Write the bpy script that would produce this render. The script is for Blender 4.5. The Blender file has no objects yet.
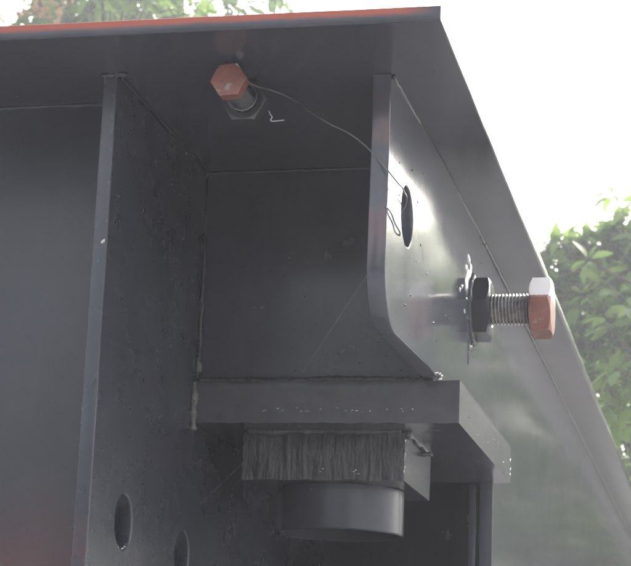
import bpy, bmesh, math, random
from mathutils import Vector, Matrix, noise
random.seed(11)
sc = bpy.context.scene
COL = sc.collection
R_ = math.radians

# ------------------------------------------------------------------ camera
cam = bpy.data.cameras.new('camera')
camo = bpy.data.objects.new('camera', cam)
COL.objects.link(camo)
right = Vector((0.97590919, 0.21486211, 0.03788824))
up = Vector((0.0143811, -0.23663002, 0.97149339))
back = Vector((0.21770262, -0.94754446, -0.23401937))
m = Matrix((right, up, back)).transposed().to_4x4()
m.translation = Vector((0, 0, 1.6))
camo.matrix_world = m
cam.sensor_width = 36
cam.lens = 36 * 1850 / 631
cam.clip_start = 0.02
cam.clip_end = 3000
cam.dof.use_dof = True
cam.dof.focus_distance = 1.6
cam.dof.aperture_fstop = 34
sc.camera = camo

# ------------------------------------------------------------------ sky and sun
SUN_EL, SUN_ROT = 33, 12
world = bpy.data.worlds.new('World')
sc.world = world
world.use_nodes = True
wn, wl = world.node_tree.nodes, world.node_tree.links
bg = wn['Background']
sky = wn.new('ShaderNodeTexSky')
sky.sky_type = 'NISHITA'
sky.sun_disc = False
sky.sun_elevation = R_(SUN_EL)
sky.sun_rotation = R_(SUN_ROT)
sky.air_density = 1.6
sky.dust_density = 6.0
sky.ozone_density = 1.0
hs = wn.new('ShaderNodeHueSaturation')
hs.inputs['Saturation'].default_value = 0.3
wl.new(sky.outputs['Color'], hs.inputs['Color'])
wl.new(hs.outputs['Color'], bg.inputs['Color'])
bg.inputs['Strength'].default_value = 0.12

sun = bpy.data.lights.new('sun', 'SUN')
sun.energy = 0.7
sun.angle = R_(14)
sun.color = (1, 0.96, 0.9)
suno = bpy.data.objects.new('sun', sun)
COL.objects.link(suno)
sd = Vector((math.sin(R_(SUN_ROT)) * math.cos(R_(SUN_EL)), math.cos(R_(SUN_ROT)) * math.cos(R_(SUN_EL)), math.sin(R_(SUN_EL))))
suno.rotation_euler = sd.to_track_quat('Z', 'Y').to_euler()
suno.location = sd * 30

sc.view_settings.view_transform = 'Standard'
sc.view_settings.look = 'None'
sc.view_settings.gamma = 1
sc.view_settings.exposure = 2.2


# ------------------------------------------------------------------ helpers
def link(name, me, mat=None, parent=None):
    o = bpy.data.objects.new(name, me)
    COL.objects.link(o)
    if mat is not None:
        me.materials.clear()
        me.materials.append(mat)
    if parent is not None:
        o.parent = parent
    return o


def tag(o, label=None, cat=None, group=None, kind=None):
    for k, v in (('label', label), ('category', cat), ('group', group), ('kind', kind)):
        if v:
            o[k] = v
    return o


def empty(name, loc=(0, 0, 0)):
    o = bpy.data.objects.new(name, None)
    COL.objects.link(o)
    o.location = loc
    o.empty_display_size = 0.1
    return o


def from_bm(name, bm, mat, parent=None, smooth=False, angle=None):
    bmesh.ops.recalc_face_normals(bm, faces=bm.faces[:])
    me = bpy.data.meshes.new(name)
    bm.to_mesh(me)
    bm.free()
    if smooth:
        for p in me.polygons:
            p.use_smooth = True
        if angle:
            me.set_sharp_from_angle(angle=R_(angle))
    return link(name, me, mat, parent)


def box(name, lo, hi, mat, parent=None, bev=0.0012, seg=2):
    bm = bmesh.new()
    bmesh.ops.create_cube(bm, size=1)
    for v in bm.verts:
        v.co = Vector([lo[i] + (v.co[i] + 0.5) * (hi[i] - lo[i]) for i in range(3)])
    if bev:
        bmesh.ops.bevel(bm, geom=bm.edges[:], offset=bev, segments=seg, profile=0.6, affect='EDGES')
    return from_bm(name, bm, mat, parent, True, 35)


def curve_mesh(name, cu, mat, parent, M=None, smooth=True, angle=40):
    """turn curve data into a plain mesh object"""
    tmp = bpy.data.objects.new('tmp', cu)
    COL.objects.link(tmp)
    dg = bpy.context.evaluated_depsgraph_get()
    me = bpy.data.meshes.new_from_object(tmp.evaluated_get(dg))
    bpy.data.objects.remove(tmp)
    me.name = name
    if M is not None:
        me.transform(M)
    if smooth:
        for p in me.polygons:
            p.use_smooth = True
        if angle:
            me.set_sharp_from_angle(angle=R_(angle))
    return link(name, me, mat, parent)


def plate(name, outline, holes, thick, bev, M, mat, parent):
    """flat plate cut to an outline with round-edged rim and real holes"""
    cu = bpy.data.curves.new(name, 'CURVE')
    cu.dimensions = '2D'
    cu.fill_mode = 'BOTH'
    cu.extrude = thick / 2 - bev
    cu.bevel_depth = bev
    cu.bevel_resolution = 2
    cu.offset = -bev
    for pts in [outline] + holes:
        s = cu.splines.new('POLY')
        s.points.add(len(pts) - 1)
        for p, q in zip(s.points, pts):
            p.co = (q[0], q[1], 0, 1)
        s.use_cyclic_u = True
    return curve_mesh(name, cu, mat, parent, M)


def wire(name, pts, r, mat, parent=None, cyc=False):
    cu = bpy.data.curves.new(name, 'CURVE')
    cu.dimensions = '3D'
    cu.bevel_depth = r
    cu.bevel_resolution = 2
    cu.resolution_u = 8
    cu.use_fill_caps = True
    s = cu.splines.new('BEZIER')
    s.bezier_points.add(len(pts) - 1)
    for p, q in zip(s.bezier_points, pts):
        p.co = q
        p.handle_left_type = p.handle_right_type = 'AUTO'
    return curve_mesh(name, cu, mat, parent, None, True, None)


def circle(cx, cy, r, n=40, sy=1.0, jit=0.0):
    return [(cx + r * math.cos(2 * math.pi * k / n) * (1 + random.uniform(-jit, jit)),
             cy + r * sy * math.sin(2 * math.pi * k / n) * (1 + random.uniform(-jit, jit))) for k in range(n)]


def weld_bead(name, a, b, r, mat, parent, toward, step=0.004, rough=0.35, seed=0):
    """a ropey weld bead: overlapping ripples with an uneven radius"""
    a, b, toward = Vector(a), Vector(b), Vector(toward).normalized()
    d = (b - a)
    L = d.length
    d.normalize()
    s = d.cross(toward).normalized()
    n = max(6, int(L / step) * 3)
    bm = bmesh.new()
    rings = []
    for i in range(n + 1):
        t = i / n
        rip = 0.85 + 0.15 * abs(math.sin(math.pi * t * L / step))
        nz = noise.noise(Vector((t * L * 90 + seed * 7.3, seed, 0.3)))
        nz2 = noise.noise(Vector((t * L * 22 + seed * 3.1, seed, 5.3)))
        rad = r * rip * (1 + rough * nz + rough * nz2)
        off = toward * r * 0.25 * nz2 + s * r * 0.4 * nz
        ring = []
        for k in range(10):
            an = 2 * math.pi * k / 10
            ring.append(bm.verts.new(a + d * (t * L) + off + (toward * math.cos(an) + s * math.sin(an)) * rad))
        rings.append(ring)
    for p, q in zip(rings, rings[1:]):
        for k in range(10):
            bm.faces.new((p[k], p[(k + 1) % 10], q[(k + 1) % 10], q[k]))
    bm.faces.new(rings[0])
    bm.faces.new(rings[-1])
    return from_bm(name, bm, mat, parent, True)


def blob(bm, c, r, sub=1, squash=None):
    res = bmesh.ops.create_icosphere(bm, subdivisions=sub, radius=r)
    for v in res['verts']:
        v.co *= 1 + 0.3 * noise.noise(v.co.normalized() * 1.4 + Vector(c) * 210)
        if squash is not None:
            v.co = Vector((v.co[0] * squash[0], v.co[1] * squash[1], v.co[2] * squash[2]))
        v.co += Vector(c)


# ------------------------------------------------------------------ materials
def nodes(name):
    m = bpy.data.materials.new(name)
    m.use_nodes = True
    nt = m.node_tree
    return m, nt.nodes, nt.links, nt.nodes['Principled BSDF']


def math_n(n, l, op, a, b=None, c=None, clamp=False):
    x = n.new('ShaderNodeMath')
    x.operation = op
    x.use_clamp = clamp
    for i, v in enumerate((a, b, c)):
        if v is None:
            continue
        if isinstance(v, (int, float)):
            x.inputs[i].default_value = v
        else:
            l.new(v, x.inputs[i])
    return x.outputs[0]


def tex(n, l, vec, scale, detail=4, rough=0.55, dist=0.0):
    t = n.new('ShaderNodeTexNoise')
    t.inputs['Scale'].default_value = scale
    t.inputs['Detail'].default_value = detail
    t.inputs['Roughness'].default_value = rough
    t.inputs['Distortion'].default_value = dist
    if vec is not None:
        l.new(vec, t.inputs['Vector'])
    return t.outputs['Fac']


def ramp(n, l, fac, stops):
    r = n.new('ShaderNodeValToRGB')
    el = r.color_ramp.elements
    while len(el) < len(stops):
        el.new(0.5)
    for e, (p, c) in zip(el, stops):
        e.position = p
        e.color = c if len(c) == 4 else (*c, 1)
    l.new(fac, r.inputs['Fac'])
    return r.outputs['Color']


def mixc(n, l, fac, a, b):
    x = n.new('ShaderNodeMix')
    x.data_type = 'RGBA'
    for sock, v in ((x.inputs[0], fac), (x.inputs[6], a), (x.inputs[7], b)):
        if isinstance(v, (int, float)):
            sock.default_value = v
        elif isinstance(v, tuple):
            sock.default_value = (*v, 1)
        else:
            l.new(v, sock)
    return x.outputs[2]


def bump(n, l, h, strength, dist, prev=None):
    b = n.new('ShaderNodeBump')
    b.inputs['Strength'].default_value = strength
    b.inputs['Distance'].default_value = dist
    l.new(h, b.inputs['Height'])
    if prev is not None:
        l.new(prev, b.inputs['Normal'])
    return b.outputs['Normal']


PRIMER = (0.33, 0.066, 0.036)


def grey_paint(name, base=(0.044, 0.0455, 0.0585), rough=0.2, primer=None, wav=0.22, dust_amt=0.06):
    """brushed-on grey enamel; primer: function(n, l, pos) -> mask of bare red primer"""
    m, n, l, p = nodes(name)
    tc = n.new('ShaderNodeTexCoord')
    o = tc.outputs['Object']
    big = tex(n, l, o, 7, 5, 0.6)
    fine = tex(n, l, o, 70, 6, 0.65)
    c1 = ramp(n, l, big, [(0.3, tuple(v * 0.78 for v in base)), (0.7, tuple(v * 1.2 for v in base))])
    dust = ramp(n, l, fine, [(0.45, (0, 0, 0)), (0.8, (1, 1, 1))])
    dm = math_n(n, l, 'MULTIPLY', dust, dust_amt)
    # brush strokes and rain streaks running down the plates
    mp = n.new('ShaderNodeMapping')
    mp.inputs['Scale'].default_value = (75, 75, 4)
    l.new(o, mp.inputs['Vector'])
    streak = tex(n, l, mp.outputs['Vector'], 1, 4, 0.6)
    c1 = mixc(n, l, math_n(n, l, 'MULTIPLY', smooth(n, l, streak, 0.5, 0.85), 0.14), c1, tuple(v * 1.7 for v in base))
    c2 = mixc(n, l, dm, c1, (0.1, 0.098, 0.1))
    # pin-holes and specks
    vo = n.new('ShaderNodeTexVoronoi')
    vo.inputs['Scale'].default_value = 38
    l.new(o, vo.inputs['Vector'])
    sp = math_n(n, l, 'LESS_THAN', vo.outputs['Distance'], 0.045)
    gate = math_n(n, l, 'GREATER_THAN', big, 0.5)
    sp = math_n(n, l, 'MULTIPLY', sp, gate)
    c3 = mixc(n, l, math_n(n, l, 'MULTIPLY', sp, 0.75), c2, (0.03, 0.028, 0.03))
    col = c3
    if primer is not None:
        mask = primer(n, l, o)
        col = mixc(n, l, mask, c3, PRIMER)
    l.new(col, p.inputs['Base Color'])
    rr = n.new('ShaderNodeMapRange')
    l.new(math_n(n, l, 'MULTIPLY_ADD', streak, 0.15, math_n(n, l, 'MULTIPLY', tex(n, l, o, 16, 5, 0.6), 0.85)), rr.inputs['Value'])
    rr.inputs['From Min'].default_value = 0.3
    rr.inputs['From Max'].default_value = 0.7
    rr.inputs['To Min'].default_value = rough - 0.03
    rr.inputs['To Max'].default_value = rough + 0.045
    l.new(rr.outputs['Result'], p.inputs['Roughness'])
    p.inputs['Specular IOR Level'].default_value = 0.5
    b1 = bump(n, l, tex(n, l, o, 9, 2, 0.5), wav, 0.004)
    b2 = bump(n, l, tex(n, l, o, 260, 3, 0.6), 0.12, 0.0004, b1)
    l.new(b2, p.inputs['Normal'])
    return m


def sep(n, l, o):
    s = n.new('ShaderNodeSeparateXYZ')
    l.new(o, s.inputs[0])
    return s.outputs


def smooth(n, l, v, a, b):
    r = n.new('ShaderNodeMapRange')
    r.interpolation_type = 'SMOOTHSTEP'
    l.new(v, r.inputs['Value'])
    r.inputs['From Min'].default_value = a
    r.inputs['From Max'].default_value = b
    return r.outputs['Result']


def flange_primer(n, l, o):
    x, y, z = sep(n, l, o)
    w = math_n(n, l, 'MULTIPLY_ADD', tex(n, l, o, 12, 6, 0.7), 0.004, -0.0022)
    zz = math_n(n, l, 'ADD', z, w)
    up_ = smooth(n, l, zz, 2.1288, 2.1335)
    # the red line dies out towards the free corner
    end = smooth(n, l, math_n(n, l, 'MULTIPLY_ADD', tex(n, l, o, 14, 3), 0.05, x), -0.19, -0.225)
    frontonly = smooth(n, l, y, 1.34, 1.31)
    return math_n(n, l, 'MULTIPLY', math_n(n, l, 'MULTIPLY', up_, end), frontonly)


def edge_primer(ymax, z0, z1, amt):
    def f(n, l, o):
        x, y, z = sep(n, l, o)
        a = smooth(n, l, y, ymax + 0.004, ymax + 0.001)
        b = smooth(n, l, z, z0, z0 + 0.05)
        c = smooth(n, l, z, z1 + 0.03, z1 - 0.02)
        s = smooth(n, l, tex(n, l, o, 26, 4), 0.38, 0.62)
        v = math_n(n, l, 'MULTIPLY', math_n(n, l, 'MULTIPLY', a, b), math_n(n, l, 'MULTIPLY', c, s))
        return math_n(n, l, 'MULTIPLY', v, amt)
    return f


def panel_red_tint(n, l, o):  # soft red tint around a point low on the panel
    vm = n.new('ShaderNodeVectorMath')
    vm.operation = 'DISTANCE'
    l.new(o, vm.inputs[0])
    vm.inputs[1].default_value = (-0.575, 1.459, 1.69)
    w = math_n(n, l, 'MULTIPLY_ADD', tex(n, l, o, 18, 5), 0.05, vm.outputs['Value'])
    return math_n(n, l, 'MULTIPLY', smooth(n, l, w, 0.15, 0.03), 0.2)


M_FLANGE = grey_paint('grey_enamel_flange', primer=flange_primer)
M_WEB = grey_paint('grey_enamel_web', base=(0.062, 0.066, 0.083), rough=0.115, primer=edge_primer(1.41, 1.95, 2.10, 0.15), wav=0.06)
M_STIFF = grey_paint('grey_enamel_stiffener', rough=0.27, primer=edge_primer(1.388, 1.6, 1.74, 0.14))
M_PANEL = grey_paint('grey_enamel_panel', rough=0.36, primer=panel_red_tint)
M_GREY = grey_paint('grey_enamel', rough=0.24)
M_SEAT = grey_paint('grey_enamel_rough', base=(0.047, 0.045, 0.054), rough=0.38, wav=0.12, dust_amt=0.2)


def flame_cut():
    m, n, l, p = nodes('flame_cut_steel')
    o = n.new('ShaderNodeTexCoord').outputs['Object']
    mp = n.new('ShaderNodeMapping')
    mp.inputs['Scale'].default_value = (170, 170, 45)
    l.new(o, mp.inputs['Vector'])
    f = tex(n, l, mp.outputs['Vector'], 1, 4, 0.6)
    l.new(ramp(n, l, f, [(0.3, (0.02, 0.018, 0.02)), (0.75, (0.062, 0.056, 0.059))]), p.inputs['Base Color'])
    p.inputs['Roughness'].default_value = 0.42
    l.new(bump(n, l, f, 0.7, 0.001), p.inputs['Normal'])
    return m


def weld_mat(name, lo, hi, rough, metal):
    m, n, l, p = nodes(name)
    o = n.new('ShaderNodeTexCoord').outputs['Object']
    f = tex(n, l, o, 160, 5, 0.6)
    l.new(ramp(n, l, f, [(0.35, lo), (0.7, hi)]), p.inputs['Base Color'])
    p.inputs['Roughness'].default_value = rough
    p.inputs['Metallic'].default_value = metal
    l.new(bump(n, l, f, 0.5, 0.0012), p.inputs['Normal'])
    return m


M_CUT = flame_cut()
M_WELD = weld_mat('painted_weld', (0.042, 0.043, 0.051), (0.055, 0.056, 0.066), 0.24, 0)
M_BARE = weld_mat('shiny_bare_weld', (0.3, 0.3, 0.3), (0.75, 0.74, 0.73), 0.22, 0.8)
M_DUSTY = weld_mat('dusty_weld', (0.05, 0.05, 0.055), (0.2, 0.195, 0.19), 0.5, 0)
M_NUT = grey_paint('grey_enamel_nut', base=(0.035, 0.036, 0.042), rough=0.16)


def thread_mat():
    m, n, l, p = nodes('thread_steel')
    o = n.new('ShaderNodeTexCoord').outputs['Object']
    f = tex(n, l, o, 120, 4, 0.6)
    l.new(ramp(n, l, f, [(0.3, (0.14, 0.13, 0.125)), (0.7, (0.34, 0.325, 0.32))]), p.inputs['Base Color'])
    p.inputs['Metallic'].default_value = 0.6
    p.inputs['Roughness'].default_value = 0.24
    return m


def head_mat(name, bare=None, lo=(0.17, 0.055, 0.04), hi=(0.29, 0.108, 0.08)):
    m, n, l, p = nodes(name)
    tc = n.new('ShaderNodeTexCoord')
    o = tc.outputs['Object']
    f = tex(n, l, o, 95, 5, 0.65)
    worn = smooth(n, l, f, 0.57, 0.7)
    c = ramp(n, l, tex(n, l, o, 40, 4), [(0.3, lo), (0.7, hi)])
    grime = smooth(n, l, tex(n, l, o, 130, 6, 0.7, 0.6), 0.52, 0.72)
    c = mixc(n, l, math_n(n, l, 'MULTIPLY', grime, 0.6), c, (0.06, 0.04, 0.035))
    col = mixc(n, l, worn, c, (0.3, 0.26, 0.25))
    if bare:  # pale top: worn metal with the sky's highlight put into the colour
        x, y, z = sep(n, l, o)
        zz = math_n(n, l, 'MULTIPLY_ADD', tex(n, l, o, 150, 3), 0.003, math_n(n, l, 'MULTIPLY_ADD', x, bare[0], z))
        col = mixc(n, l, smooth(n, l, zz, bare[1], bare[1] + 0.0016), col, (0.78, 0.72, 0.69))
    l.new(col, p.inputs['Base Color'])
    p.inputs['Roughness'].default_value = 0.3
    l.new(bump(n, l, f, 0.3, 0.0006), p.inputs['Normal'])
    return m


M_THREAD = thread_mat()
M_HEAD = head_mat('dull_red_bolt_head', (0.7, 2.1072 - 0.392 * 0.7 + 0.0172), (0.15, 0.05, 0.04), (0.25, 0.1, 0.078))  # upper right rim paled to paint in the sky's reflection
M_HEAD_LIT_TOP = head_mat('lit_top_bolt_head', (0.0, 2.0405))  # upper facet paled: worn metal plus painted-in sky light


def plain(name, c, rough=0.5, metal=0.0):
    m, n, l, p = nodes(name)
    o = n.new('ShaderNodeTexCoord').outputs['Object']
    f = tex(n, l, o, 60, 3)
    l.new(ramp(n, l, f, [(0.3, tuple(v * 0.8 for v in c)), (0.7, tuple(min(1, v * 1.2) for v in c))]), p.inputs['Base Color'])
    p.inputs['Roughness'].default_value = rough
    p.inputs['Metallic'].default_value = metal
    return m


M_WIRE = plain('binding_wire', (0.16, 0.155, 0.155), 0.35, 0.6)
M_SCRAP = plain('bright_wire', (0.5, 0.5, 0.5), 0.3, 0.2)
M_SILK = plain('spider_silk', (0.2, 0.2, 0.21), 0.5)

# ------------------------------------------------------------------ the setting
def ground():
    m, n, l, p = nodes('gravel_yard')
    o = n.new('ShaderNodeTexCoord').outputs['Object']
    a = tex(n, l, o, 0.6, 6, 0.6)
    b = tex(n, l, o, 25, 4, 0.7)
    f = math_n(n, l, 'MULTIPLY_ADD', b, 0.5, math_n(n, l, 'MULTIPLY', a, 0.5))
    l.new(ramp(n, l, f, [(0.3, (0.25, 0.245, 0.24)), (0.7, (0.44, 0.43, 0.425))]), p.inputs['Base Color'])
    p.inputs['Roughness'].default_value = 0.9
    l.new(bump(n, l, b, 0.6, 0.02), p.inputs['Normal'])
    bm = bmesh.new()
    bmesh.ops.create_grid(bm, x_segments=40, y_segments=40, size=300)
    g = from_bm('ground', bm, m)
    tag(g, kind='structure')


ground()

HAZE = 0.0115  # thin volume added to veil the view and lift darks, like lens glare
if HAZE:
    hm = bpy.data.materials.new('glare_haze')
    hm.use_nodes = True
    hn = hm.node_tree.nodes
    hn.remove(hn['Principled BSDF'])
    pv = hn.new('ShaderNodeVolumePrincipled')
    pv.inputs['Color'].default_value = (0.88, 0.9, 1.0, 1)
    pv.inputs['Density'].default_value = HAZE
    pv.inputs['Anisotropy'].default_value = 0.3
    hm.node_tree.links.new(pv.outputs[0], hn['Material Output'].inputs['Volume'])
    hb = bmesh.new()
    bmesh.ops.create_cube(hb, size=1)
    for v in hb.verts:
        v.co = Vector((v.co.x * 620, v.co.y * 620, -1 if v.co.z < 0 else 8.0))
    tag(from_bm('added_haze', hb, hm), kind='stuff')

# ------------------------------------------------------------------ steel girder
ZF = 2.1246            # underside of the top flange
XW = -0.2641           # outer face of the web
XS = -0.4951           # inner face of the stiffener
G = empty('steel_girder', (0, 0, 0))
tag(G, 'dark grey painted steel girder end with wide top flange, welded stiffener, web and seat', 'steel girder')

YZ_TO_WORLD = lambda xc: Matrix(((0, 0, 1, xc), (1, 0, 0, 0), (0, 1, 0, 0), (0, 0, 0, 1)))

# top flange, its rim flame cut and a little wavy
def top_flange():
    pts = []
    x0, x1, y0, y1 = -2.2, -0.2095, 1.2999, 6.3
    for k in range(61):
        x = x0 + (x1 - x0) * k / 60
        pts.append((x, y0 + 0.0006 * noise.noise(Vector((x * 30, 0, 0)))))
    for k in range(1, 121):
        y = y0 + (y1 - y0) * k / 120
        pts.append((x1 + 0.0011 * noise.noise(Vector((y * 14, 3, 0))), y))
    pts += [(x0, y1)]
    return plate('top_flange', pts, [], 0.0123, 0.0012, Matrix.Translation((0, 0, ZF + 0.00615)), M_FLANGE, G)


top_flange()


def wx(y):
    """the web is pulled a little out of true by its welds"""
    t = min(max(y, 1.41), 1.95)
    u = min(1.0, max(0.0, (t - 1.56) / 0.12))
    return 0.033 * (min(t, 1.56) - 1.51 + 0.12 * (u - 0.5 * u * u))


def web():
    yb, zb = 1.4102, 1.9165
    r = 0.047
    o = [(yb, ZF - 0.0005), (yb, 2.05), (yb - 0.0004, 2.0)]
    for k in range(0, 13):
        a = math.pi + (math.pi / 2) * k / 12
        o.append((yb + r + r * math.cos(a), zb + r + r * math.sin(a)))
    o += [(1.56, zb), (2.0635, zb), (2.0635, 1.15), (6.25, 1.15), (6.25, ZF - 0.0005)]
    hole = circle(1.4895, 2.0245, 0.0248, 44, 1.04, 0.012)
    w = plate('web_plate', o, [hole], 0.0152, 0.0014, YZ_TO_WORLD(XW - 0.0076), M_WEB, G)
    bm = bmesh.new()
    bm.from_mesh(w.data)
    for k in range(28):
        bmesh.ops.bisect_plane(bm, geom=bm.verts[:] + bm.edges[:] + bm.faces[:], plane_co=(0, 1.425 + k * 0.02, 0), plane_no=(0, 1, 0))
    for k in range(11):
        bmesh.ops.bisect_plane(bm, geom=bm.verts[:] + bm.edges[:] + bm.faces[:], plane_co=(0, 0, 1.90 + k * 0.02), plane_no=(0, 0, 1))
    for v in bm.verts:
        v.co.x += wx(v.co.y) + 0.0005 * noise.noise(Vector((v.co.y * 7, v.co.z * 7, 2)))
    bm.to_mesh(w.data)
    bm.free()
    for p in w.data.polygons:
        p.use_smooth = True
    w.data.set_sharp_from_angle(angle=R_(40))
    return w


web()
box('edge_bar', (-0.2875, 2.0605, 1.15), (-0.2795, 2.40, 1.8735), M_GREY, G)


def stiffener():
    y0 = 1.3882
    o = [(y0, 1.15), (2.3, 1.15), (2.3, ZF - 0.0005), (y0, ZF - 0.0005)]
    for z in (2.0, 1.9, 1.8, 1.7):
        o.append((y0 + 0.0005 * noise.noise(Vector((z * 40, 1, 2))), z))
    h1 = circle(1.4752, 1.7612, 0.0226, 44, 1.0, 0.012)
    h2 = circle(1.6485, 1.750, 0.0226, 44, 1.0, 0.012)
    return plate('stiffener', o, [h1, h2], 0.0125, 0.0016, YZ_TO_WORLD(XS - 0.00625), M_STIFF, G)


stiffener()
# closing panels
box('end_panel', (XS + 0.0005, 1.6655, 1.8762), (XW - 0.0157, 1.6755, ZF - 0.001), M_GREY, G, 0.0008)
box('side_panel', (-2.2, 1.459, 1.15), (XS - 0.0120, 1.469, ZF - 0.001), M_PANEL, G, 0.0008)
box('recess_panel', (XS + 0.0005, 2.30, 1.15), (XW - 0.0157, 2.31, ZF - 0.001), M_GREY, G, 0.0008)
box('end_plate', (-2.174, 6.2, 1.15), (XW - 0.0157, 6.21, ZF - 0.001), M_GREY, G, 0.0008)
box('far_web', (-2.19, 1.4695, 1.15), (-2.175, 6.21, ZF - 0.001), M_GREY, G, 0.0008)

box('shade_plate', (XS + 0.0005, 1.48, 1.655), (XW - 0.0157, 2.2995, 1.667), M_GREY, G, 0.0008)  # unseen plate added to keep ground light out of the recess
# seat plate with a slightly chewed lower front edge
def seat_plate():
    lo, hi = (XS + 0.0006, 1.6553, 1.8752), (-0.2412, 2.062, 1.9152)
    bm = bmesh.new()
    nx, ny, nz = 60, 24, 8
    bmesh.ops.create_cube(bm, size=1)
    bmesh.ops.subdivide_edges(bm, edges=[e for e in bm.edges if abs(e.verts[0].co.x - e.verts[1].co.x) > .5], cuts=nx, use_grid_fill=True)
    bmesh.ops.subdivide_edges(bm, edges=[e for e in bm.edges if abs(e.verts[0].co.z - e.verts[1].co.z) > .5], cuts=nz, use_grid_fill=True)
    for v in bm.verts:
        c = v.co.copy()
        v.co = Vector([lo[i] + (c[i] + 0.5) * (hi[i] - lo[i]) for i in range(3)])
        if c.y < -0.49:
            v.co.y += 0.0007 * noise.noise(v.co * 90) - 0.0006 * abs(noise.noise(Vector((v.co.x * 300, 0, v.co.z * 40))))
            if c.z > 0.49:
                v.co.z += 0.0014 * noise.noise(Vector((v.co.x * 60, 4, 0)))
                v.co.y += 0.0015
            if c.z < -0.49:
                v.co.z += 0.0009 * noise.noise(Vector((v.co.x * 80, 9, 0)))
        if c.x > 0.49 and c.y > 0.49:
            v.co.y += 0.0008 * noise.noise(Vector((0, 0, v.co.z * 120)))
    s_ = from_bm('seat_plate', bm, M_SEAT, G, True, 30)
    s_.data.materials.append(M_GREY)
    for p in s_.data.polygons:
        if p.normal.x > 0.8 or p.normal.z < -0.8:
            p.material_index = 1
    return s_


seat_plate()

# flame-cut stop block under the seat: drag lines as real grooves
def stop_block():
    x0, x1, y0, y1, z0, z1 = -0.456, -0.2992, 1.7026, 1.855, 1.8285, 1.8735
    bm = bmesh.new()
    nx, nz = 220, 22
    def pt(i, k):
        x = x0 + (x1 - x0) * i / nx
        t = k / nz
        z = z0 + (z1 - z0) * t
        g = noise.noise(Vector((x * 300 + 0.6 * t, 0, t * 1.6)))
        g2 = noise.noise(Vector((x * 120, 5, t * 1.6)))
        g3 = noise.noise(Vector((x * 520, 3, t * 9)))
        g4 = noise.noise(Vector((x * 35, 8, t * 2.2)))
        y = y0 + 0.0010 * g * (0.6 + g4) + 0.0012 * g2 + 0.0006 * g3 + 0.0016 * g4
        if k == 0:
            z += 0.0013 * noise.noise(Vector((x * 50, 7, 0))) + 0.0003 * g
        if i in (0, nx):
            x += 0.0012 * noise.noise(Vector((i, 0, z * 200)))
        return (x, y, z)
    gr = [[bm.verts.new(pt(i, k)) for i in range(nx + 1)] for k in range(nz + 1)]
    bk = [[bm.verts.new((v.co.x, y1, v.co.z)) for v in gr[k]] for k in (0, nz)]
    for k in range(nz):
        for i in range(nx):
            bm.faces.new((gr[k][i], gr[k][i + 1], gr[k + 1][i + 1], gr[k + 1][i]))
    for i in range(nx):
        bm.faces.new((gr[0][i], gr[0][i + 1], bk[0][i + 1], bk[0][i]))
        bm.faces.new((gr[nz][i], gr[nz][i + 1], bk[1][i + 1], bk[1][i]))
    bm.faces.new([gr[k][0] for k in range(nz + 1)] + [bk[1][0], bk[0][0]])
    bm.faces.new([gr[k][nx] for k in range(nz + 1)] + [bk[1][nx], bk[0][nx]])
    bm.faces.new(bk[0][:] + bk[1][::-1])
    b = from_bm('stop_block', bm, M_CUT, G, True, 42)
    b.data.materials.append(M_GREY)
    for p in b.data.polygons:
        if p.normal.y > -0.4:
            p.material_index = 1
    # burr left at the corner by the torch
    bb = bmesh.new()
    blob(bb, (-0.2975, 1.80, 1.868), 0.004, 2, (1.6, 1, 0.7))
    blob(bb, (-0.2915, 1.80, 1.8685), 0.0025, 2, (1.5, 1, 0.7))
    from_bm('torch_burr', bb, M_WELD, b, True)
    return b


stop_block()


def guide_tube():
    cx, cy, ro, ri, z0, z1 = -0.3748, 1.780, 0.0622, 0.0582, 1.7845, 1.8278
    prof = [(ri, z1), (ro, z1), (ro, z0 + .0012), (ro - .0012, z0), (ri + .001, z0), (ri, z0 + .001)]
    bm = bmesh.new()
    N = 72
    rings = []
    for k in range(N):
        a = 2 * math.pi * k / N
        rings.append([bm.verts.new((cx + r * math.cos(a), cy + r * math.sin(a), z)) for r, z in prof])
    for k in range(N):
        p, q = rings[k], rings[(k + 1) % N]
        for j in range(len(prof)):
            jj = (j + 1) % len(prof)
            bm.faces.new((p[j], p[jj], q[jj], q[j]))
    return from_bm('guide_tube', bm, M_GREY, G, True, 40)


guide_tube()


def hex_body(name, R, thick, axis, center, mat, parent, hole=0.0, chamfer=(True, True), rot=0.0):
    """hexagonal nut or head with turned chamfers; axis = 'x' or 'y'; starts at center and runs along +axis"""
    bm = bmesh.new()
    N = 72
    # height field: hex prism trimmed by a cone at the ends, sampled around
    ap = R * math.cos(math.pi / 6)
    def hexr(a):
        a = (a % (math.pi / 3)) - math.pi / 6
        return ap / math.cos(a)
    rows = []
    levels = 5
    for k in range(N):
        a = 2 * math.pi * k / N
        r = hexr(a)
        ch = max(0.0, (r - ap * 1.0)) * 0.55
        col = []
        c0 = ch if chamfer[0] else 0.0
        c1 = ch if chamfer[1] else 0.0
        inner = ap * 0.97
        seq = [(inner, 0.0), (r, c0 + 0.0004), (r, thick / 2), (r, thick - c1 - 0.0004), (inner, thick)]
        if hole:
            seq = [(hole, 0.0008), (hole + .001, 0)] + seq + [(hole + .001, thick), (hole, thick - 0.0008)]
        rows.append([bm.verts.new((rr * math.cos(a + rot), rr * math.sin(a + rot), h)) for rr, h in seq])
    n = len(rows[0])
    for k in range(N):
        p, q = rows[k], rows[(k + 1) % N]
        for j in range(n - 1 + (1 if hole else 0)):
            jj = (j + 1) % n
            bm.faces.new((p[j], p[jj], q[jj], q[j]))
    if not hole:
        bm.faces.new([r[0] for r in rows])
        bm.faces.new([r[-1] for r in rows])
    c = Vector(center)
    for v in bm.verts:
        a, b, h = v.co
        v.co = c + (Vector((h, a, b)) if axis == 'x' else Vector((a, h, b)))
    return from_bm(name, bm, mat, parent, True, 25)


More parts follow.
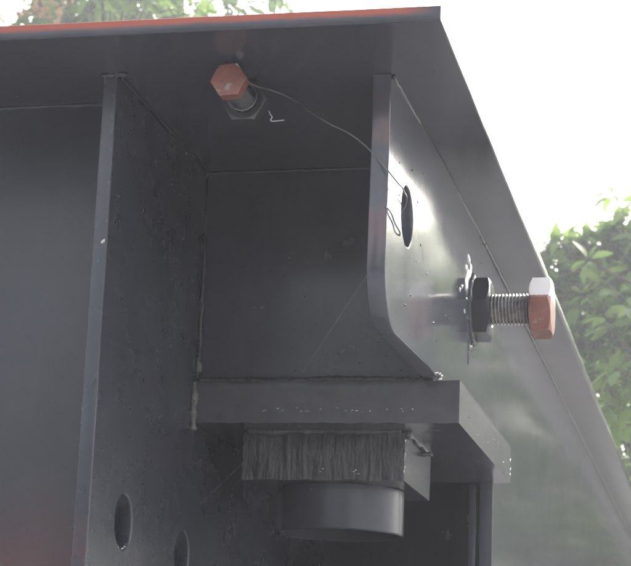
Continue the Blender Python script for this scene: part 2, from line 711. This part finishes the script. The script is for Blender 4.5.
def threaded_shank(name, r, pitch, length, axis, center, mat, parent):
    """helical thread as geometry"""
    bm = bmesh.new()
    N = 28
    turns = length / pitch
    per = 6
    n = int(turns * per)
    rows = []
    for i in range(n + 1):
        row = []
        for k in range(N):
            a = 2 * math.pi * k / N
            h = i / per * pitch
            ph = (h / pitch - k / N) % 1.0
            tri = 1 - abs(2 * ph - 1)
            rr = r - 0.075 * r * 1.6 * (1 - min(1, tri * 1.35))
            row.append(bm.verts.new((rr * math.cos(a), rr * math.sin(a), h)))
        rows.append(row)
    for p, q in zip(rows, rows[1:]):
        for k in range(N):
            bm.faces.new((p[k], p[(k + 1) % N], q[(k + 1) % N], q[k]))
    bm.faces.new(rows[0])
    bm.faces.new(rows[-1])
    c = Vector(center)
    for v in bm.verts:
        a, b, h = v.co
        v.co = c + (Vector((h, a, b)) if axis == 'x' else Vector((a, h, b)))
    return from_bm(name, bm, mat, parent, True, 50)


# nuts welded to the girder
DX = wx(1.8758)
BY, BZ = 1.8758, 2.0315
hex_body('welded_nut', 0.0345, 0.0205, 'x', (XW + DX - 0.001, BY, BZ), M_NUT, G, 0.0174, (False, True), R_(180 - 6))
LX, LZ = -0.3920, 2.1072
hex_body('welded_nut', 0.0196, 0.0175, 'y', (LX, 1.412, LZ), M_NUT, G, 0.0106, (True, True), R_(0))

# the two bolts
b1 = empty('hex_bolt', (0, 0, 0))
tag(b1, 'large red primed hex bolt with long bare thread sticking out sideways from the web', 'bolt', 'adjusting bolts')
hex_body('bolt_head', 0.0325, 0.0228, 'x', (-0.2004, BY, BZ + 0.001), M_HEAD_LIT_TOP, b1, 0, (True, True), R_(180 - 8))
threaded_shank('threaded_shank', 0.0168, 0.0036, 0.0862, 'x', (-0.2865, BY, BZ), M_THREAD, b1)
b2 = empty('hex_bolt', (0, 0, 0))
tag(b2, 'smaller red hex bolt facing the viewer under the flange, wire twisted round it', 'bolt', 'adjusting bolts')
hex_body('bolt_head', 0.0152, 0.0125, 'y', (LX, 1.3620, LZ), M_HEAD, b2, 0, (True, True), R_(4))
threaded_shank('threaded_shank', 0.0099, 0.0025, 0.07, 'y', (LX, 1.3748, LZ), M_NUT, b2)

# ------------------------------------------------------------------ welds and spatter (parts of the girder)
weld_bead('weld_bead', (XW + wx(1.41) + 0.001, 1.416, ZF - 0.0005), (XW + wx(1.95) + 0.001, 1.95, ZF - 0.0003), 0.0019, M_FLANGE, G, (1, 0, -1), 0.008, 0.08, 1)
weld_bead('weld_bead', (XW + wx(1.95) + 0.001, 1.95, ZF - 0.0005), (XW + wx(1.95) + 0.001, 6.2, ZF - 0.0003), 0.0019, M_FLANGE, G, (1, 0, -1), 0.008, 0.08, 1)
weld_bead('weld_bead', (XS + 0.002, 1.392, ZF - 0.002), (XS + 0.002, 1.66, ZF - 0.0005), 0.0012, M_GREY, G, (1, 0, -1), 0.008, 0.1, 2)
weld_bead('weld_bead', (-1.2, 1.4580, ZF - 0.0008), (-0.509, 1.4580, ZF - 0.0008), 0.0015, M_PANEL, G, (0, -1, -1), 0.006, 0.3, 3)
weld_bead('weld_bead', (XS + 0.002, 1.664, 1.918), (XS + 0.002, 1.664, 2.06), 0.0022, M_WELD, G, (1, -1, 0), 0.005, 0.4, 4)
weld_bead('weld_bead', (XS + 0.002, 1.654, 1.868), (XS + 0.002, 1.654, 1.914), 0.003, M_DUSTY, G, (1, -1, 0), 0.004, 0.9, 5)
weld_bead('weld_bead', (XS + 0.0015, 1.664, 1.925), (XS + 0.0015, 1.664, 1.968), 0.0024, M_DUSTY, G, (1, -1, 0), 0.005, 1.0, 6)
weld_bead('weld_bead', (XS + 0.004, 1.6625, 1.9165), (XW - 0.002, 1.6625, 1.9165), 0.004, M_CUT, G, (0, -1, 1), 0.005, 0.5, 7)
weld_bead('weld_bead', (-0.452, 1.700, 1.8745), (-0.302, 1.700, 1.8745), 0.0034, M_WELD, G, (0, -1, -1), 0.005, 0.6, 8)
weld_bead('weld_bead', (-0.297, 1.704, 1.8742), (-0.297, 1.853, 1.8742), 0.003, M_WELD, G, (1, 0, -1), 0.005, 0.6, 9)
weld_bead('weld_bead', (XS + 0.003, 1.6645, ZF - 0.002), (XW - 0.017, 1.6645, ZF - 0.0005), 0.0011, M_GREY, G, (0, -1, -1), 0.008, 0.1, 10)
# weld on the stiffener top front
bm = bmesh.new()
for _ in range(5):
    blob(bm, (random.uniform(-0.506, -0.488), 1.387 + random.uniform(-.003, .002), ZF - random.uniform(-.001, .002)), random.uniform(.002, .0035), 2, (1.5, 1, .7))
from_bm('weld_lump', bm, M_WELD, G, True)
# bright weld lump where the ear meets the seat
bm = bmesh.new()
for _ in range(10):
    blob(bm, (random.uniform(-0.268, -0.258), 1.652 + random.uniform(-.006, .006), 1.9165 + random.uniform(-.002, .004)), random.uniform(.0014, .003), 2, (1.3, 1.2, .8))
from_bm('weld_lump', bm, M_BARE, G, True)
# ring of weld about the right nut, and bright slag smeared on its upper left
bm = bmesh.new()
rings = []
for k in range(90):
    a = 2 * math.pi * k / 90
    n1 = noise.noise(Vector((math.cos(a) * 3.2, math.sin(a) * 3.2, 1)))
    n2 = noise.noise(Vector((math.cos(a) * 11, math.sin(a) * 11, 4)))
    rr, rad = 0.0335 + 0.0014 * n1, 0.0038 * (1 + .35 * n1 + .3 * n2)
    rings.append([bm.verts.new((XW + DX + rad * .9 * math.cos(t), BY + (rr + rad * 1.2 * math.sin(t)) * math.cos(a),
                                BZ + (rr + rad * 1.2 * math.sin(t)) * math.sin(a))) for t in [2 * math.pi * q / 10 for q in range(10)]])
for k in range(90):
    p, q = rings[k], rings[(k + 1) % 90]
    for t in range(10):
        bm.faces.new((p[t], p[(t + 1) % 10], q[(t + 1) % 10], q[t]))
from_bm('weld_ring', bm, M_NUT, G, True)
bm = bmesh.new()


def smear(y, z, ry, rz, h, rot):
    """flat ragged splash of metal on the web"""
    n = 14
    c = bm.verts.new((XW + wx(y) + h, y, z))
    r1, r2 = [], []
    for q in range(n):
        a = 2 * math.pi * q / n
        w_ = 1 + .55 * noise.noise(Vector((math.cos(a) * 1.6 + y * 300, math.sin(a) * 1.6, z * 300)))
        dy, dz = ry * w_ * math.cos(a), rz * w_ * math.sin(a)
        dy, dz = dy * math.cos(rot) - dz * math.sin(rot), dy * math.sin(rot) + dz * math.cos(rot)
        r1.append(bm.verts.new((XW + wx(y) + h * (.75 + .3 * noise.noise(Vector((q, y * 90, z * 90)))), y + dy * .6, z + dz * .6)))
        r2.append(bm.verts.new((XW + wx(y) - .0008, y + dy, z + dz)))
    for q in range(n):
        t = (q + 1) % n
        bm.faces.new((c, r1[q], r1[t]))
        bm.faces.new((r1[q], r2[q], r2[t], r1[t]))


for dy, dz, ry, rz, h, ro in ((-.052, .012, .008, .011, .0016, .3), (-.045, .024, .013, .006, .0014, .9), (-.030, .034, .016, .0035, .0016, 1.0), (-.040, .041, .013, .003, .0014, 2.2),
                              (-.058, .030, .004, .006, .0012, .1),
                              (-.048, .000, .012, .0022, .0012, .1), (-.065, -.016, .006, .002, .0012, -.3), (-.045, -.018, .012, .002, .001, .1), (-.085, .005, .003, .003, .0012, .5), (-.10, -.002, .0025, .003, .001, .2)):
    smear(BY + dy, BZ + dz, ry, rz, h, ro)
w = from_bm('weld_spatter', bm, M_BARE, G, True)
w['kind'] = 'stuff'
# fine spatter scattered over the steel
bm = bmesh.new()
for _ in range(70):
    c = random.choice([(BY, BZ), (1.66, 1.925), (1.55, 2.03), (1.75, 1.89)])
    y, z = random.gauss(c[0], .12), random.gauss(c[1], .045)
    if y < 1.43 or z < 1.935 or z > 2.11 or (y - 1.4895) ** 2 + (z - 2.0245) ** 2 < .028 ** 2:
        continue
    blob(bm, (XW + wx(y), y, z), random.uniform(.0004, .0012), 1, (.6, 1.3, 1))
for _ in range(7):
    y, z = random.uniform(1.67, 2.05), random.uniform(1.88, 1.91)
    blob(bm, (-0.2412, y, z), random.uniform(.0004, .0011), 1)
for _ in range(26):
    y, z = random.uniform(1.4, 1.64), random.gauss(1.9, .09)
    if (y - 1.4752) ** 2 + (z - 1.7612) ** 2 < .027 ** 2:
        continue
    blob(bm, (XS, y, z), random.uniform(.0004, .001), 1)
for _ in range(40):
    blob(bm, (random.uniform(-.49, -.27), 1.6655, random.gauss(1.925, .02) if random.random() < .6 else random.uniform(1.93, 2.1)), random.uniform(.0004, .0011), 1)
for _ in range(60):
    blob(bm, (random.uniform(-.9, -.23), random.uniform(1.31, 1.45), ZF), random.uniform(.0004, .001), 1)
w = from_bm('weld_spatter', bm, M_WELD, G, True)
w['kind'] = 'stuff'
# bright beads of spatter: block edge, hole rim, seat edges
bm = bmesh.new()
for _ in range(12):
    blob(bm, (-0.2995 + random.uniform(-.001, .001), 1.703, random.uniform(1.832, 1.872)), random.uniform(.0005, .0011), 2, (.7, .7, 1.8))
for x, z in ((-.3795, 1.836), (-.377, 1.839), (-.345, 1.838), (-.3425, 1.8345), (-.347, 1.8365)):
    blob(bm, (x, 1.701, z), random.uniform(.0007, .0014), 2, (1.2, .6, .9))
for y, z in ((2.06, 1.884), (2.061, 1.890), (2.059, 1.9)):
    blob(bm, (-.2414, y, z), .0014, 2, (.5, 1, 1.4))
for k in range(9):
    a = R_(random.uniform(230, 320))
    blob(bm, (XS - .002, 1.4752 + .0222 * math.cos(a), 1.7612 + .0222 * math.sin(a)), random.uniform(.0006, .0013), 2, (1, 1.4, .7))
for _ in range(24):
    blob(bm, (random.uniform(-.435, -.28), 1.6545, 1.8865 + random.gauss(0, .0016)), random.uniform(.0003, .0007), 2, (random.uniform(1, 2.4), .5, .8))
for _ in range(4):
    blob(bm, (-.4985 + random.uniform(-.0015, .0015), 1.3882, 1.979 + random.uniform(-.004, .004)), random.uniform(.0006, .0012), 2, (1, .5, 1.5))
w = from_bm('weld_spatter', bm, M_BARE, G, True)
w['kind'] = 'stuff'
# drip of paint under the nut
bm = bmesh.new()
smear(BY - .031, BZ - .047, .0022, .014, .0016, .05)
smear(BY - .033, BZ - .058, .0012, .009, .0012, 0)
smear(BY - .012, BZ - .042, .008, .006, .0012, .3)
from_bm('paint_run', bm, M_NUT, G, True)

# ------------------------------------------------------------------ loose bits: wire, silk
tw = wire('tie_wire', [
    (-0.3915, 1.4085, 2.0955), (-0.4035, 1.4075, 2.1075), (-0.3918, 1.4065, 2.1192), (-0.3795, 1.406, 2.108),
    (-0.3905, 1.4045, 2.0952), (-0.4035, 1.4035, 2.107), (-0.393, 1.403, 2.1192), (-0.3790, 1.412, 2.1175),
    (-0.3700, 1.425, 2.1185), (-0.3567, 1.430, 2.1134), (-0.3384, 1.42, 2.0987), (-0.3170, 1.41, 2.0824), (-0.2988, 1.405, 2.0716),
    (-0.2808, 1.400, 2.0557), (-0.2685, 1.398, 2.0413), (-0.2604, 1.402, 2.0315), (-0.2606, 1.446, 2.0345),
    (-0.2640, 1.474, 2.030), (-0.2740, 1.478, 2.014), (-0.2690, 1.466, 2.0015), (XW + wx(1.4585) + .0009, 1.4585, 2.0005),
    (XW + wx(1.436) + .0011, 1.436, 2.0045), (XW + wx(1.4135) + .0008, 1.4135, 2.0092), (XW + wx(1.41) - .001, 1.4090, 2.0104)], 0.0007, M_WIRE)
tag(tw, 'thin grey wire strung from the small red bolt to the hole in the web', 'wire')
sw = wire('wire_offcut', [(-0.3722, 1.4215, 2.0995), (-0.3705, 1.42, 2.0962), (-0.3689, 1.42, 2.0937), (-0.3698, 1.42, 2.0907),
                          (-0.3660, 1.42, 2.0902), (-0.3585, 1.42, 2.0907)], 0.0005, M_SCRAP)
tag(sw, 'short bright bent wire end hanging beside the nut of the small bolt', 'wire')
s1 = wire('spider_strand', [(-0.2955, 1.477, 1.9705), (-0.3863, 1.641, 1.9197)], 0.00018, M_SILK)
tag(s1, 'fine diagonal silk strand from the web down to the top of the seat plate', 'cobweb')
s2 = wire('spider_strand', [(-0.4553, 1.7030, 1.8448), (-0.476, 1.7005, 1.823), (-0.4948, 1.6977, 1.803)], 0.00012, M_SILK)
tag(s2, 'fine silk strand from the flame-cut block down to the stiffener', 'cobweb')

# ------------------------------------------------------------------ trees
def leaf_mat(name, lo, hi, trans):
    m, n, l, p = nodes(name)
    oi = n.new('ShaderNodeObjectInfo')
    at = n.new('ShaderNodeAttribute')
    at.attribute_name = 'tone'
    r = math_n(n, l, 'FRACT', math_n(n, l, 'ADD', oi.outputs['Random'], at.outputs['Fac']))
    c = ramp(n, l, r, [(0.0, lo), (0.6, tuple((a + b) / 2 for a, b in zip(lo, hi))), (1.0, hi)])
    l.new(c, p.inputs['Base Color'])
    p.inputs['Roughness'].default_value = 0.38
    t = n.new('ShaderNodeBsdfTranslucent')
    l.new(mixc(n, l, 0.55, c, (0.22, 0.34, 0.07)), t.inputs['Color'])
    mx = n.new('ShaderNodeMixShader')
    mx.inputs[0].default_value = trans
    l.new(p.outputs[0], mx.inputs[1])
    l.new(t.outputs[0], mx.inputs[2])
    l.new(mx.outputs[0], n['Material Output'].inputs['Surface'])
    return m


def bark():
    m, n, l, p = nodes('bark')
    o = n.new('ShaderNodeTexCoord').outputs['Object']
    f = tex(n, l, o, 18, 5, 0.65)
    l.new(ramp(n, l, f, [(0.3, (0.05, 0.04, 0.032)), (0.7, (0.16, 0.135, 0.11))]), p.inputs['Base Color'])
    p.inputs['Roughness'].default_value = 0.9
    l.new(bump(n, l, f, 0.7, 0.02), p.inputs['Normal'])
    return m


M_BARK = bark()
M_LEAF = leaf_mat('broad_green_leaf', (0.085, 0.155, 0.03), (0.27, 0.37, 0.08), 0.58)
M_LEAF_DARK = leaf_mat('dark_green_leaf', (0.045, 0.09, 0.03), (0.12, 0.18, 0.06), 0.45)
M_LEAF_SHADE = leaf_mat('darkened_leaf', (0.02, 0.04, 0.016), (0.05, 0.08, 0.03), 0.3)  # colour darkened so the unseen back trees reflect dark in the panels
M_FLOWER = leaf_mat('orange_flower', (0.36, 0.17, 0.09), (0.5, 0.3, 0.18), 0.3)


def leaf_geo(L, W, droop):
    """half-folded pointed leaf: 5 stations along the midrib"""
    prof = [(0.0, 0.05), (0.22, 0.72), (0.5, 1.0), (0.78, 0.62), (1.0, 0.0)]
    vs, fs = [], []
    for t, w in prof:
        z = -droop * L * t * t
        vs += [(L * t, -W * .5 * w, z + 0.12 * W * w), (L * t, 0, z), (L * t, W * .5 * w, z + 0.12 * W * w)]
    for i in range(len(prof) - 1):
        a = i * 3
        fs += [(a, a + 3, a + 4, a + 1), (a + 1, a + 4, a + 5, a + 2)]
    return vs, fs


LEAF_VARIANTS = [leaf_geo(1, 0.42, 0.12), leaf_geo(1, 0.36, 0.3), leaf_geo(1, 0.46, 0.22)]


def leaf_mesh(k, mat, name):
    vs, fs = LEAF_VARIANTS[k]
    me = bpy.data.meshes.new(name)
    me.from_pydata(vs, [], fs)
    for p in me.polygons:
        p.use_smooth = True
    me.materials.append(mat)
    return me


def limb(bm, pts, radii, n=8):
    rings = []
    for i, p in enumerate(pts):
        d = (pts[min(i + 1, len(pts) - 1)] - pts[max(i - 1, 0)]).normalized()
        a = d.orthogonal().normalized()
        b = d.cross(a)
        rings.append([bm.verts.new(p + (a * math.cos(2 * math.pi * k / n) + b * math.sin(2 * math.pi * k / n)) * radii[i]) for k in range(n)])
    for p, q in zip(rings, rings[1:]):
        for k in range(n):
            bm.faces.new((p[k], p[(k + 1) % n], q[(k + 1) % n], q[k]))


CAMP = Vector((0, 0, 1.6))


def in_frame(p, pad=0.0):
    d = Vector(p) - CAMP
    z = -d.dot(back)
    if z <= 0:
        return False
    u, v = d.dot(right) / z * 1850, d.dot(up) / z * 1850
    return abs(u) < 316 + pad and abs(v) < 283 + pad


def tree(label, base, crown_c, radii, nclump, per, leaf_len, mat, single=0, seed=0, gap=0.0, group=None, flowers=None, lobes=9, extra=()):
    """trunk with limbs, twigs, whorls of leaves; the nearest leaves in view are separate objects"""
    rnd = random.Random(seed)
    base, cc = Vector(base), Vector(crown_c)
    T = empty('broadleaf_tree', base)
    tag(T, label, 'tree', group)
    bm = bmesh.new()
    fork = base.lerp(cc, 0.55) + Vector((rnd.uniform(-.1, .1), rnd.uniform(-.1, .1), 0))
    h = (cc - base).length
    r0 = 0.035 * h
    limb(bm, [base - base, (fork - base) * 0.5 + Vector((.04, .02, 0)), fork - base], [r0 * 1.3, r0, r0 * .8], 12)
    # lobes: clumps of foliage at limb ends
    lob = []
    for k in range(lobes):
        while True:
            d = Vector((rnd.uniform(-1, 1), rnd.uniform(-1, 1), rnd.uniform(-.9, 1)))
            if 0.3 < d.length < 1:
                break
        d = d.normalized() * rnd.uniform(0.45, 0.72)
        c = cc + Vector((d.x * radii[0], d.y * radii[1], d.z * radii[2]))
        lob.append((c, rnd.uniform(0.38, 0.6)))
        mid = fork.lerp(c, 0.5) + Vector((rnd.uniform(-.12, .12), rnd.uniform(-.12, .12), rnd.uniform(0, .15)))
        limb(bm, [fork - base, mid - base, c - base], [r0 * .55, r0 * .3, r0 * .1], 7)
    lob += [(Vector(c), q) for c, q in extra]
    lobes = len(lob)
    whorls = []
    for k in range(nclump):
        c, s = lob[rnd.randrange(lobes)]
        d = Vector((rnd.gauss(0, 1), rnd.gauss(0, 1), rnd.gauss(0.15, 1))).normalized()
        rr = rnd.uniform(0.55, 1.05)
        p = c + Vector((d.x * radii[0], d.y * radii[1], d.z * radii[2])) * s * rr
        if gap and noise.noise(p * 2.3 + Vector((seed, 0, 0))) < -0.5 + gap:
            continue
        whorls.append((p, d))
        q = c.lerp(p, 0.55)
        limb(bm, [q - base, p - base], [0.006, 0.003], 4)
    trunk = from_bm('trunk', bm, M_BARK, T, True)
    leaves = []
    for p, d in whorls:
        ax = (d + Vector((0, 0, 0.35))).normalized()
        a = ax.orthogonal().normalized()
        b = ax.cross(a)
        n = per + rnd.randint(-1, 2)
        off = rnd.uniform(0, 6.28)
        for k in range(n):
            an = off + 2 * math.pi * k / n + rnd.uniform(-.25, .25)
            out = (a * math.cos(an) + b * math.sin(an)) * 1.0 + ax * rnd.uniform(0.0, .7) + Vector((0, 0, -0.3))
            out.normalize()
            side = Vector((0, 0, 1)).cross(out)
            if side.length < .05:
                side = a
            side.normalize()
            nor = out.cross(side).normalized()
            tw = rnd.gauss(0, .45)
            s2 = side * math.cos(tw) + nor * math.sin(tw)
            n2 = out.cross(s2)
            L = leaf_len * rnd.uniform(.65, 1.2)
            M = Matrix((out * L, s2 * L, n2 * L)).transposed().to_4x4()
            M.translation = p + out * L * .15
            leaves.append((M, rnd.randrange(3)))
    singles = []
    if single:
        vis = [x for x in leaves if in_frame(x[0].translation, -2)]
        vis.sort(key=lambda x: (x[0].translation - CAMP).length)
        singles = vis[:single]
        ids = {id(x) for x in singles}
        leaves = [x for x in leaves if id(x) not in ids]
        meshes = [leaf_mesh(k, mat, 'leaf') for k in range(3)]
        Bi = Matrix.Translation(-base)
        for M, k in singles:
            o = bpy.data.objects.new('leaf', meshes[k])
            COL.objects.link(o)
            o.parent = T
            o.matrix_local = Bi @ M
    vs, fs, tone = [], [], []
    for M, k in leaves:
        lv, lf = LEAF_VARIANTS[k]
        n0 = len(vs)
        t = rnd.random()
        for v in lv:
            vs.append(M @ Vector(v) - base)
            tone.append(t)
        fs += [tuple(i + n0 for i in f) for f in lf]
    me = bpy.data.meshes.new('crown')
    me.from_pydata(vs, [], fs)
    at = me.attributes.new('tone', 'FLOAT', 'POINT')
    at.data.foreach_set('value', tone)
    for p in me.polygons:
        p.use_smooth = True
    cr = link('crown', me, mat, T)
    cr['kind'] = 'stuff'
    if flowers:
        for c in flowers:
            fb = bmesh.new()
            for _ in range(13):
                pc = Vector(c) - base + Vector((rnd.gauss(0, .035), rnd.gauss(0, .03), rnd.gauss(0, .025)))
                d = Vector((rnd.gauss(0, 1), rnd.gauss(0, 1), rnd.gauss(0, 1))).normalized()
                a = d.orthogonal().normalized()
                b = d.cross(a)
                s = rnd.uniform(.012, .022)
                ring = [fb.verts.new(pc + (a * math.cos(k * 1.2566) + b * math.sin(k * 1.2566)) * s + d * .006) for k in range(5)]
                mid = fb.verts.new(pc - d * .004)
                for k in range(5):
                    fb.faces.new((mid, ring[k], ring[(k + 1) % 5]))
            from_bm('flower_cluster', fb, M_FLOWER, T)['kind'] = 'stuff'
    return T


tree('light green broadleaf tree standing past the far right edge of the flange', (0.2, 8.3, 0), (0.12, 8.2, 2.72), (1.25, 1.1, 1.4), 1500, 6, 0.1, M_LEAF, 300, 3, 0.16, lobes=26,
     extra=[((-0.76, 8.0, 3.52), 0.14), ((-0.66, 8.0, 3.66), 0.13), ((-0.80, 8.0, 3.28), 0.16), ((-0.74, 8.0, 3.0), 0.2), ((-0.55, 8.0, 3.68), 0.12), ((-0.36, 8.0, 3.76), 0.14), ((-0.16, 7.9, 3.78), 0.16), ((-0.62, 8.0, 3.48), 0.2), ((-0.45, 7.9, 3.55), 0.22), ((-0.3, 8.1, 3.5), 0.24), ((-0.66, 8.1, 3.3), 0.2), ((-0.5, 7.9, 3.4), 0.25), ((-0.45, 8.1, 3.0), 0.3)])
tree('shady broadleaf tree further off behind the light green tree', (-0.4, 11.5, 0), (-0.3, 11.5, 3.1), (1.7, 1.0, 1.35), 800, 6, 0.12, M_LEAF_DARK, 60, 5, 0.1, lobes=14)
tree('round broadleaf tree out of the way to the right of the girder', (1.75, 9.5, 0), (1.75, 9.5, 2.85), (1.45, 1.2, 1.8), 1500, 6, 0.14, M_LEAF, 0, 8, 0.0, lobes=24)
tree('wide broadleaf tree at the far right of the yard', (4.3, 9.0, 0), (4.2, 9.0, 2.7), (1.6, 1.3, 1.6), 900, 6, 0.13, M_LEAF_DARK, 0, 12, 0.05, lobes=14)
tree('leafy tree with orange blossom behind the left end of the flange', (-3.6, 9.2, 0), (-3.72, 9.0, 4.75), (1.05, 0.9, 1.3), 1400, 6, 0.115, M_LEAF, 240, 21, 0.1,
     flowers=[(-3.25, 8.0, 4.95), (-3.19, 8.0, 5.0), (-3.30, 8.0, 4.985)], lobes=18)
tree('dark leafy tree behind the flange left of the bright sky', (-3.0, 10.5, 0), (-3.25, 10.5, 5.2), (0.75, 0.8, 1.6), 420, 6, 0.12, M_LEAF_DARK, 150, 24, 0.2, lobes=13)

for k, (x, y, h) in enumerate(((-7.5, -8.5, 4.6), (-3.6, -9.6, 5.0), (0.4, -9.0, 4.4), (4.4, -9.8, 4.8))):  # unseen trees added to darken what the front faces reflect
    tree(('unseen dark broadleaf tree added behind the viewer at the left', 'unseen tall dark broadleaf tree added behind the viewer', 'unseen lower broadleaf tree added straight behind the viewer', 'unseen broadleaf tree added behind the viewer at the right')[k],
         (x, y, 0), (x, y, h * 0.58), (2.4, 1.2, h * 0.45), 620, 6, 0.24, M_LEAF_SHADE, 0, 40 + k, 0.0, group='unseen trees added behind the viewer', lobes=14)
